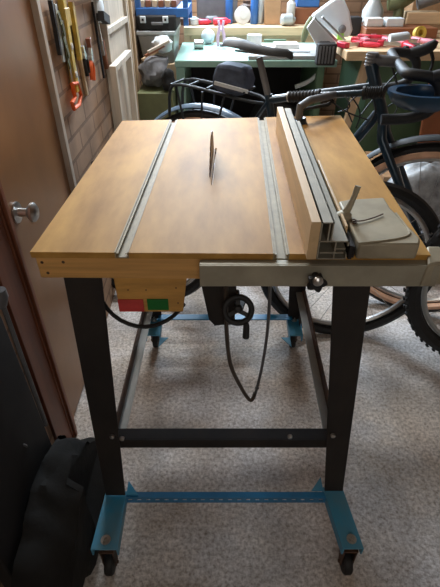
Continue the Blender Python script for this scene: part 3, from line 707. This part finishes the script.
# ---- things on the rear workbench
def on_b(px, py=25): p = atY(px, py, 3.56); return p.x
MB().box((on_b(196), 3.72, BZ+.001), (on_b(238), 3.78, BZ+.30)).build('tool_case', 'grey', bevel=.01, thing=('tall dark grey case standing at the rear of the back workbench', 'case'))
def small(name, px, w_, h_, mm, lab, cat, y=3.6, shape='box', dz=0, grp=None, tz=BZ):
    x = atY(px, 22, y).x
    m = MB()
    if shape == 'box': m.box((x-w_/2, y-.04, tz+.001+dz), (x+w_/2, y+.04, tz+h_+dz))
    elif shape == 'can': m.lathe((x, y, tz+.001+dz), (0, 0, 1), [(w_/2*.9, 0), (w_/2, .004), (w_/2, h_*.78), (w_/2*.5, h_*.88), (w_/2*.5, h_)], 18)
    elif shape == 'lie': m.lathe((x-h_, y, tz+w_/2+.001+dz), (1, .15, 0), [(w_/2*.7, 0), (w_/2, .01), (w_/2, h_*1.5), (w_/2*.5, h_*1.8), (w_/2*.4, h_*2)], 16)
    elif shape == 'disc': m.lathe((x, y, tz+w_/2+.001+dz), (.2, -1, .35), [(w_/2, 0), (w_/2, .02), (w_/4, .025), (w_/4, .03)], 24)
    return m.build(name, mm, bevel=.003 if shape == 'box' else 0, thing=(lab, cat, grp))
small('paint_tin', 186, .08, .05, 'rust', 'small rusty tin at the left end of the back workbench', 'tin', shape='can')
small('glue_tub', 194, .07, .05, 'lgrey', 'low grey tub beside the rusty tin on the back workbench', 'tub', shape='can')
small('hand_tool', 204, .035, .05, 'red', 'red-handled hand tool lying on the back workbench under the grey case', 'tool', shape='lie')
small('hand_tool', 213, .05, .05, 'grey', 'grey and black hand tool lying on the back workbench', 'tool', shape='lie', y=3.64)
small('hand_plane', 222, .045, .06, 'red', 'red plane lying beside the white sanding disc', 'plane', shape='lie', y=3.58)
small('sanding_disc', 242, .11, .1, 'paper', 'white sanding disc propped up on the back workbench', 'disc', shape='disc')
small('spray_can', 229, .05, .19, 'bluep', 'blue and white spray can left of the sanding disc', 'spray can', shape='can', y=3.68)
small('spray_can', 254, .055, .20, 'bluep', 'blue spray can right of the sanding disc', 'spray can', shape='can', y=3.66)
small('sealant_tube', 260, .05, .18, 'lgrey', 'pale sealant tube standing beside the paper bag', 'tube', shape='can', y=3.68)
small('paint_tin', 246, .10, .13, 'rust', 'brown tin behind the sanding disc', 'tin', shape='can', y=3.78)
bp = MB(); x = atY(272, 20, 3.66).x
bp.hexa([(x-.055, 3.62, BZ+.001), (x+.055, 3.62, BZ+.001), (x+.055, 3.72, BZ+.001), (x-.055, 3.72, BZ+.001)], [(x-.062, 3.64, BZ+.19), (x+.05, 3.65, BZ+.2), (x+.05, 3.69, BZ+.2), (x-.062, 3.69, BZ+.185)])
bp.build('paper_bag', 'card', bevel=.004, thing=('folded brown paper bag standing on the back workbench', 'bag'))
small('hand_tool', 290, .06, .16, 'paper', 'cream upright tool standing left of the blue crate on the back workbench', 'tool', shape='can', y=3.62)
small('cable_clamp', 288, .07, .05, 'lgrey', 'grey metal clamp at the edge of the back workbench', 'clamp', shape='lie', y=3.55)
cr = MB(); a, b = atY(296, 8, 3.70), atY(318, 8, 3.70)
cr.box((a.x, 3.66, BZ+.10), (b.x, 3.80, BZ+.22)); cr.build('plastic_crate', 'bluep', bevel=.005, thing=('blue plastic crate on a brown box behind the bench saw', 'crate'))
MB().box((a.x-.02, 3.65, BZ+.001), (b.x+.08, 3.82, BZ+.099)).build('wooden_box', 'brown', bevel=.004, thing=('brown wooden box beneath the blue crate on the back workbench', 'box'))

# ---- things on the right workbench
def clamp(px, py, L_, rz, mm, lab, dz=0):
    p = atZ(px, py, RZ_+.01); r = root('quick_clamp', (p.x, p.y, RZ_+dz), lab, 'clamp', 'clamps heaped on the pine workbench')
    dd = V((math.cos(rz), math.sin(rz), 0)); nn2 = V((-dd.y, dd.x, 0)); o = V((p.x, p.y, RZ_+.014+dz))
    MB().bar(o-dd*L_/2, o+dd*L_/2, .010, .018).build('bar', 'steel', r)
    for s0, k in ((-.42, .055), (.15, .06)):
        q = o+dd*L_*s0; MB().bar(q-nn2*.018, q+nn2*k, .034, .026).build('jaw', mm, r, bevel=.004)
    q = o+dd*L_*.15; MB().tube([q-nn2*.01, q-nn2*.05+dd*.02, q-nn2*.09+dd*.05], [.014, .015, .010], 10, smooth=1).build('trigger_grip', mm, r)
    return r
for i, a in enumerate(((357, 45, .20, .5, 'red', 'bright red clamp at the left end of the clamp heap'), (366, 40, .22, 1.0, 'red', 'red clamp tilted across its neighbour, second from the left of the heap'),
          (382, 44, .22, .1, 'pink', 'pink clamp lying flat at the middle of the heap'), (390, 37, .24, -.1, 'pink', 'pink clamp lying at the rear of the heap'),
          (398, 46, .22, -.35, 'red', 'red clamp with its steel bar towards the bench edge'), (414, 44, .20, .25, 'pink', 'pink clamp at the right end beside the yellow tape'))):
    clamp(*a, dz=.0+.006*(i % 3))
p = atZ(397, 40, RZ_+.05); MB().lathe((p.x-.05, p.y-.03, RZ_+.062), (1, .1, .1), [(.018, 0), (.02, .01), (.02, .09), (.014, .10)], 18).build('bottle', 'white', thing=('white bottle lying on top of the heap of clamps', 'bottle'))
p = atZ(420, 42, RZ_); MB().lathe((p.x, p.y+.06, RZ_+.035), (.2, -1, .25), [(.036, 0), (.036, .03), (.018, .03), (.018, .004)], 24).build('tape_roll', 'yellow', thing=('yellow tape roll standing at the right of the clamp heap', 'tape'))
p = atZ(411, 51, RZ_); MB().cbox((p.x, p.y+.02, RZ_+.012), (.07, .03, .02), rz=.2).build('black_clip', 'black', bevel=.004, thing=('small black clip at the front edge of the pine workbench', 'clip'))
def rbx(px, y): return atY(px, 22, y).x
def box3(name, x0, x1, y0, y1, z0, z1, mm, lab, cat): return MB().box((x0, y0, z0), (x1, y1, z1)).build(name, mm, bevel=.004, thing=(lab, cat))
box3('wooden_tray', rbx(362, 3.2), rbx(432, 3.2), 3.08, 3.40, RZ_+.001, RZ_+.055, 'brown', 'brown wooden tray behind the heap of clamps', 'tray')
box3('tin', rbx(362, 3.25), rbx(378, 3.25), 3.14, 3.22, RZ_+.0555, RZ_+.10, 'paper', 'cream tin at the left of the wooden tray', 'tin')
box3('tin', rbx(381, 3.25), rbx(398, 3.25), 3.14, 3.22, RZ_+.0555, RZ_+.10, 'white', 'bluish white tin right of the cream tin on the wooden tray', 'tin')
x = rbx(372, 3.3); MB().lathe((x, 3.32, RZ_+.056), (0, 0, 1), [(.05, 0), (.065, .01), (.065, .07), (.035, .12), (.03, .2)], 20).build('power_tool', 'lgrey', thing=('grey round-bodied power tool standing on the wooden tray', 'power tool'))
x = rbx(352, 3.25)
m = MB().box((x-.03, 3.2, RZ_+.001), (x+.05, 3.3, RZ_+.10)); m.build('charger_box', 'black', bevel=.008, thing=('black charger box between the bench saw and the grey power tool', 'charger'))
x = rbx(396, 3.3); m = MB().tube([(x-.07, 3.30, RZ_+.16), (x, 3.30, RZ_+.17), (x+.08, 3.32, RZ_+.20)], [.035, .045, .03], 12, smooth=1).tube([(x, 3.3, RZ_+.16), (x+.01, 3.3, RZ_+.057)], [.03, .035], 12); m.build('cordless_drill', 'olive', thing=('olive and black cordless drill standing on the wooden tray', 'drill'))
box3('wooden_box', rbx(404, 3.3), rbx(438, 3.3), 3.26, 3.38, RZ_+.0555, RZ_+.12, 'pinex', 'pale wooden box at the right of the tray', 'box')
x = rbx(424, 3.3); MB().tube([(x-.06, 3.32, RZ_+.16), (x+.1, 3.3, RZ_+.22)], [.035, .04], 12).build('power_tool', 'grey', thing=('grey cylindrical tool lying on the pale wooden box', 'tool'))
box3('storage_tub', rbx(410, 3.6), rbx(450, 3.6), 3.62, 3.85, .0, 1.08, 'card', 'tall brown cardboard carton behind the right workbench', 'box')

# ------------------------------------------------------------------ left rear corner: blue shelving, case, tub, bags
sh = root('wall_rack', (-.36, 3.1, .9), 'blue metal rack of timber offcuts fixed to the left wall above the black case', 'rack')
RY = 3.02
xl, xr = XL+.006, atY(188, 12, RY).x
zr = atY(150, 8, RY).z
for x in (xl, xr-.028):
    for y in (RY, RY+.42): MB().box((x, y, atY(150, 26, RY).z), (x+.028, y+.028, 1.55)).build('post', 'bluep', sh)
MB().box((xl, RY-.004, zr-.045), (xr, RY+.448, zr)).build('shelf', 'bluep', sh, bevel=.003)
MB().box((xl, RY-.004, zr+.30), (xr, RY+.448, zr+.33)).build('shelf', 'bluep', sh, bevel=.003)
for i in range(6):
    x = xl+.032+i*.037
    MB().box((x-.015, RY+.03, zr+.001), (x+.015, RY+.38, zr+.035)).build('timber_offcut', ('pinez', 'brown')[i % 2], bevel=.002, thing=(('pale', 'brown')[i % 2]+' timber offcut on the blue rack, '+('first', 'second', 'third', 'fourth', 'fifth', 'sixth')[i]+' from the left', 'offcut', 'timber offcuts on the blue rack'))
CY = 2.98
zl = atY(150, 31, CY).z
tb_b = zl-.17
MB().box((XL+.004, CY, 0), (-.262, 3.42, tb_b-.001)).build('low_cupboard', 'pinez', bevel=.004, thing=('low timber cupboard carrying the plastic tub in the left rear corner', 'cupboard'))
x0, x1 = XL+.012, -.262
tb = MB().hexa([(x0+.02, CY+.02, tb_b), (x1-.015, CY+.02, tb_b), (x1-.015, 3.38, tb_b), (x0+.02, 3.38, tb_b)], [(x0, CY, zl-.022), (x1, CY, zl-.022), (x1, 3.40, zl-.022), (x0, 3.40, zl-.022)]).build('storage_tub', 'clear', bevel=.006, thing=('translucent grey plastic storage tub beneath the black tool case', 'tub'))
MB().box((x0-.008, CY-.01, zl-.0215), (x1+.006, 3.41, zl)).build('tub_lid', 'lgrey', tb, bevel=.004)
ca = root('tool_case', (-.37, 3.1, zl+.001), 'black plastic tool case with two white latches on the translucent tub', 'case')
zt = atY(150, 15.5, CY).z; x0, x1 = XL+.010, atY(176, 20, CY).x
MB().box((x0, CY, zl+.001), (x1, 3.32, zt)).build('case_body', 'black', ca, bevel=.010)
MB().box((x0+.085, CY-.014, zl+.03), (x1-.075, CY-.0005, zl+.045)).build('handle', 'grey', ca, bevel=.003)
for px in (143, 165.5):
    q = atY(px, 19.5, CY); lt = MB().box((q.x-.016, CY-.012, q.z-.017), (q.x+.016, CY-.0005, q.z+.017)).build('latch', 'white', ca, bevel=.003)
    MB().box((q.x-.006, CY-.0145, q.z-.006), (q.x+.006, CY-.0123, q.z+.006)).build('latch_button', 'black', lt)
# cupboard in front with bags on top
oc = MB().box((-.462, 2.66, 0), (-.262, 2.94, .64)).build('cabinet', 'olive', bevel=.004, thing=('low olive green cabinet standing left of the desk under grey bags', 'cabinet'))
MB().blob((-.37, 2.81, .722), (.092, .10, .080), .28, 3).build('cloth_bag', 'cloth', thing=('crumpled grey cloth bag on the olive cabinet', 'bag'))
MB().blob((-.325, 2.87, .85), (.055, .06, .045), .2, 5).build('plastic_bag', 'white', thing=('crumpled white plastic bag on top of the grey cloth bag', 'bag'))
MB().blob((-.285, 2.70, .70), (.038, .04, .058), .2, 9).build('black_pouch', 'bag', thing=('black pouch at the right of the crumpled grey bag', 'bag'))
for i in range(3):
    a = atY(142+i*3, 60-i*4, 2.78-.03*i); b = atY(165+i*2, 47-i*3, 2.86-.03*i)
    MB().bar(a, b, .014, .012).build('wood_stick', ('pinex', 'brown', 'palewood')[i], thing=(('pale', 'brown', 'cream')[i]+' wooden stick lying on the crumpled bags', 'stick', 'sticks on the bags'))

# ------------------------------------------------------------------ frames leaning on the left wall
def wp(px, py, off=0): return atX(px, py, XL+off)
def leaning_frame(x0b, x1b, bl_, br_, tr_, tl_, mm, lab, depth, rails, fill=None):
    # corners on the wall plane, given as picture points at the distance `depth` from the wall
    q = [wp(*c, depth) for c in (bl_, br_, tr_, tl_)]
    cc = sum(q, V())/4
    r = root('window_frame', (cc.x, cc.y, min(v.z for v in q)), lab, 'frame')
    m = MB()
    for a, b in ((0, 1), (1, 2), (2, 3), (3, 0)): m.bar(q[a], q[b], .028, .022, (1, 0, 0))
    for u in rails: m.bar(q[0].lerp(q[3], u), q[1].lerp(q[2], u), .024, .020, (1, 0, 0))
    m.build('frame', mm, r, bevel=.002)
    if fill: MB().hexa([q[0]-V((.006, 0, 0)), q[1]-V((.006, 0, 0)), q[2]-V((.006, 0, 0)), q[3]-V((.006, 0, 0))], [q[0]-V((.003, 0, 0)), q[1]-V((.003, 0, 0)), q[2]-V((.003, 0, 0)), q[3]-V((.003, 0, 0))]).build('panel', fill, r)
    return r
def wallbox(y0, y1, z0, z1, x0, x1, w_=.03, rails=()):
    pass
def frame_on_wall(y0, y1, z0, z1, xo, lab, mm, rails, fill, wd=.024):
    r = root('casement_frame', (XL+xo, (y0+y1)/2, z0), lab, 'frame'); m = MB(); a, b = XL+xo, XL+xo+.028
    m.box((a, y0, z0), (b, y0+wd, z1)).box((a, y1-wd, z0), (b, y1, z1)).box((a, y0+wd, z0), (b, y1-wd, z0+wd)).box((a, y0+wd, z1-wd), (b, y1-wd, z1))
    for u in rails: z = z0+(z1-z0)*u; m.box((a, y0+wd, z-wd/2), (b, y1-wd, z+wd/2))
    m.build('frame', mm, r, bevel=.002)
    if fill: MB().box((a+.009, y0+wd+.0005, z0+wd+.0005), (a+.014, y1-wd-.0005, z1-wd-.0005)).build('panel', fill, r)
frame_on_wall(2.02, 2.42, .04, .89, .034, 'pale timber casement frame, nearest of the frames leaning on the left wall', 'palewood', (.5,), None)
frame_on_wall(2.10, 2.62, .02, 1.6, .002, 'tall pale panelled frame against the left wall behind the casement frame', 'palewood', (.62,), 'palewood')
frame_on_wall(2.64, 2.655+.12, .0, 1.5, .001, 'narrow timber frame furthest along the left wall beside the bags', 'pinez', (), 'palewood')

# ------------------------------------------------------------------ tools hanging on the left wall
def strip(name, p, q, w_, th, mm, lab, cat, off=.012, grp=None):
    a, b = wp(*p, off), wp(*q, off)
    return MB().bar(a, b, w_, th, (1, 0, 0)).build(name, mm, bevel=.001, thing=(lab, cat, grp))
lv1 = strip('spirit_level', (61, -4), (76, 92), .030, .018, 'yellow', 'long yellow spirit level hanging on the left brick wall', 'spirit level')
mm_ = MB()
for u in (.15, .5, .8):
    a, b = wp(61, -4, .012), wp(76, 92, .012); c = a.lerp(b, u); mm_.lathe(c+V((.009, 0, 0)), (1, 0, 0), [(.010, 0), (.010, .002), (.006, .003)], 14)
mm_.build('vial', 'paper', lv1)
strip('spirit_level', (71, 2), (80, 60), .022, .014, 'yellow', 'short olive-yellow spirit level hanging beside the long one', 'spirit level')
strip('steel_rule', (55, 4), (64, 62), .020, .005, 'lgrey', 'grey steel rule hanging left of the yellow spirit level', 'rule')
strip('straight_edge', (50, 0), (60, 55), .012, .012, 'black', 'dark straight edge nearest the door on the brick wall', 'straight edge')
strip('wooden_batten', (73, 20), (87, 95), .018, .010, 'pinez', 'thin pale wooden batten hanging below the short spirit level', 'batten', .006)
ss = root('hand_saw', wp(75, 95, .01), 'hand saw with a bright orange handle hanging on the brick wall', 'saw')
h = [wp(*q, .018) for q in ((72, 84), (77, 83), (81, 95), (79, 105), (74, 109), (72, 103), (75, 97))]
MB().tube(h, .0065, 8, closed=True).build('handle', 'orange', ss)
h = [wp(*q, .012) for q in ((60, 20), (66, 20), (79, 82), (72, 83))]
MB().prism(h, (.002, 0, 0)).build('saw_blade', 'lgrey', ss)
def pliers(p, q, mm, lab):
    a, b = wp(*p, .014), wp(*q, .014); d_ = (b-a); nn3 = V((1, 0, 0)).cross(d_.normalized())
    r = root('pliers', a, lab, 'pliers')
    m = MB()
    for s in (-1, 1): m.tube([a+d_*.35, a+d_*.6+nn3*s*.018, b+nn3*s*.012], [.006, .008, .007], 8, smooth=1)
    m.build('handle', mm, r)
    MB().lathe(a+d_*.33-V((.006, 0, 0)), (1, 0, 0), [(.013, 0), (.013, .012)], 14).bar(a, a+d_*.4, .014, .012, (1, 0, 0)).build('jaws', 'steel', r)
pliers((82, 46), (88, 74), 'black', 'black-handled pliers hanging on the brick wall right of the orange saw')
pliers((90, 48), (93, 80), 'orange', 'orange-handled snips hanging beside the black pliers')
fr_ = MB()
for k in range(5):
    a, b = wp(58+k*2.2, 12+k*11, .016), wp(61.5+k*2.2, 24+k*11, .016); a.x += .004*(k % 2); b.x += .004*(k % 2); fr_.bar(a, b, .016, .0035, (1, 0, 0))
fr_.build('folding_rule', 'olive', thing=('olive folding rule hanging between the dark rule and the yellow spirit level', 'rule'))
strip('try_square', (66, 8), (69, 26), .05, .006, 'yellow', 'wide yellow square hanging at the top of the brick wall', 'square', .035)
strip('file', (92, 2), (104, 78), .010, .008, 'black', 'long dark file hanging on the brick wall', 'file')
strip('chisel', (97, 20), (104, 55), .014, .010, 'steel', 'steel chisel hanging right of the long dark file', 'chisel')
strip('brush', (102, 40), (107, 68), .024, .014, 'brown', 'brown wooden-backed brush hanging near the frames on the wall', 'brush')
strip('chisel', (88, 38), (92, 60), .022, .016, 'redwood', 'dark red handled chisel hanging above the black pliers', 'chisel', .012)
c = wp(102, 8, .03)
m = MB().lathe(c-V((.028, 0, 0)), (1, 0, 0), [(.045, 0), (.05, .005), (.05, .02), (.03, .03)], 22); wo_ = m.build('cable_reel', 'white', thing=('white and black round tool hanging at the top of the brick wall', 'tool'))
MB().bar(c+V((0, -.05, -.02)), c+V((0, .05, -.045)), .03, .03).build('grip', 'black', wo_)
# hanging rail of wooden pegs
strip('peg_rail', (68, -6), (100, -2), .02, .018, 'brown', 'brown wooden peg rail near the top of the brick wall', 'rail', .02)

# ------------------------------------------------------------------ dark bag, hose coil and tube at the lower left
bg = MB().blob((-.405, .58, .145), (.16, .20, .148), .14, 12, 40, 28)
rn = random.Random(4)
vv = []
from mathutils import noise
for v in bg.v:
    k = noise.noise(v*9)*.035+noise.noise(v*22)*.014
    c_ = V((-.405, .58, .145)); q = c_+(v-c_)*(1+k/.16); dxy = V((q.x-c_.x, q.y-c_.y)); m_ = max(abs(dxy.x)/.16, abs(dxy.y)/.21, .01); l_ = math.hypot(dxy.x/.16, dxy.y/.21)
    f_ = 1+.55*(l_/m_-1) if l_ > 0 else 1
    vv.append(V((min(max(c_.x+dxy.x*f_, XL+.060), -.352 if q.y > .56 and q.z > .10 else -.312), c_.y+dxy.y*f_, max(q.z, .001))))
bg.v = vv
bg.build('holdall_bag', 'bag', thing=('large black soft bag slumped on the floor beside the front left leg', 'bag'))
MB().hexa([(XL+.015, .40, .001), (XL+.050, .40, .001), (XL+.050, .705, .001), (XL+.015, .705, .001)], [(XL+.012, .40, .72), (XL+.042, .40, .72), (XL+.042, .705, .72), (XL+.012, .705, .72)]).build('folding_case', 'black', bevel=.004, thing=('flat black case standing upright against the left wall behind the black bag', 'case'))
MB().tube([wp(1, 300, .065), wp(46, 425, .065)], .005, 8).lathe(wp(0, 298, .065), (.2, 0, 1), [(.012, -.02), (.016, 0), (.012, .02)], 12).build('metal_tube', 'hose', thing=('thin grey metal tube leaning against the red-brown door frame', 'tube'))
cc = V((-.455, .70, .42))
m = MB()
for k in range(4): m.ring(atY(2, 440, .62)+V((.0, k*.010, k*.004)), (.25, 1, .45), .055-.006*k, .0045, 30, 8)
m.build('cable_coil', 'hose', thing=('coil of grey cable lying on the black bag at the left edge', 'cable'))
# ------------------------------------------------------------------ floor things behind the bicycles
MB().blob((.95, 1.98, .25), (.21, .14, .25), .16, 21, 24, 14).build('plastic_sheet', 'foil', thing=('crumpled grey plastic sheet bundled on the floor behind the tan tyre', 'sheet'))
MB().blob((1.33, 1.95, .23), (.12, .14, .23), .12, 22).build('plastic_sack', 'teal', thing=('teal plastic sack on the floor behind the right-hand bicycle wheels', 'sack'))
MB().box((.84, 2.20, 0), (1.48, 2.58, .345)).build('crate', 'card', bevel=.004, thing=('plain wooden crate on the floor carrying the split logs', 'crate'))
MB().hexa([(1.12, 2.52, .346), (1.46, 2.52, .346), (1.46, 2.54, .346), (1.12, 2.54, .346)], [(1.12, 2.60, .70), (1.46, 2.60, .70), (1.46, 2.62, .70), (1.12, 2.62, .70)]).build('panel', 'brown', bevel=.002, thing=('red-brown wooden panel leaning behind the logs, below the pine workbench', 'panel'))
for i in range(4):
    a = V((.90+.29*(i % 2), 2.27, .372+.053*(i//2))); MB().cyl(a, a+V((.27, .01, 0)), .026, 7).build('firewood_log', 'bark', thing=(('lower left', 'lower right', 'upper left', 'upper right')[i]+' split log in the small stack on the crate', 'log', 'split logs on the crate'))
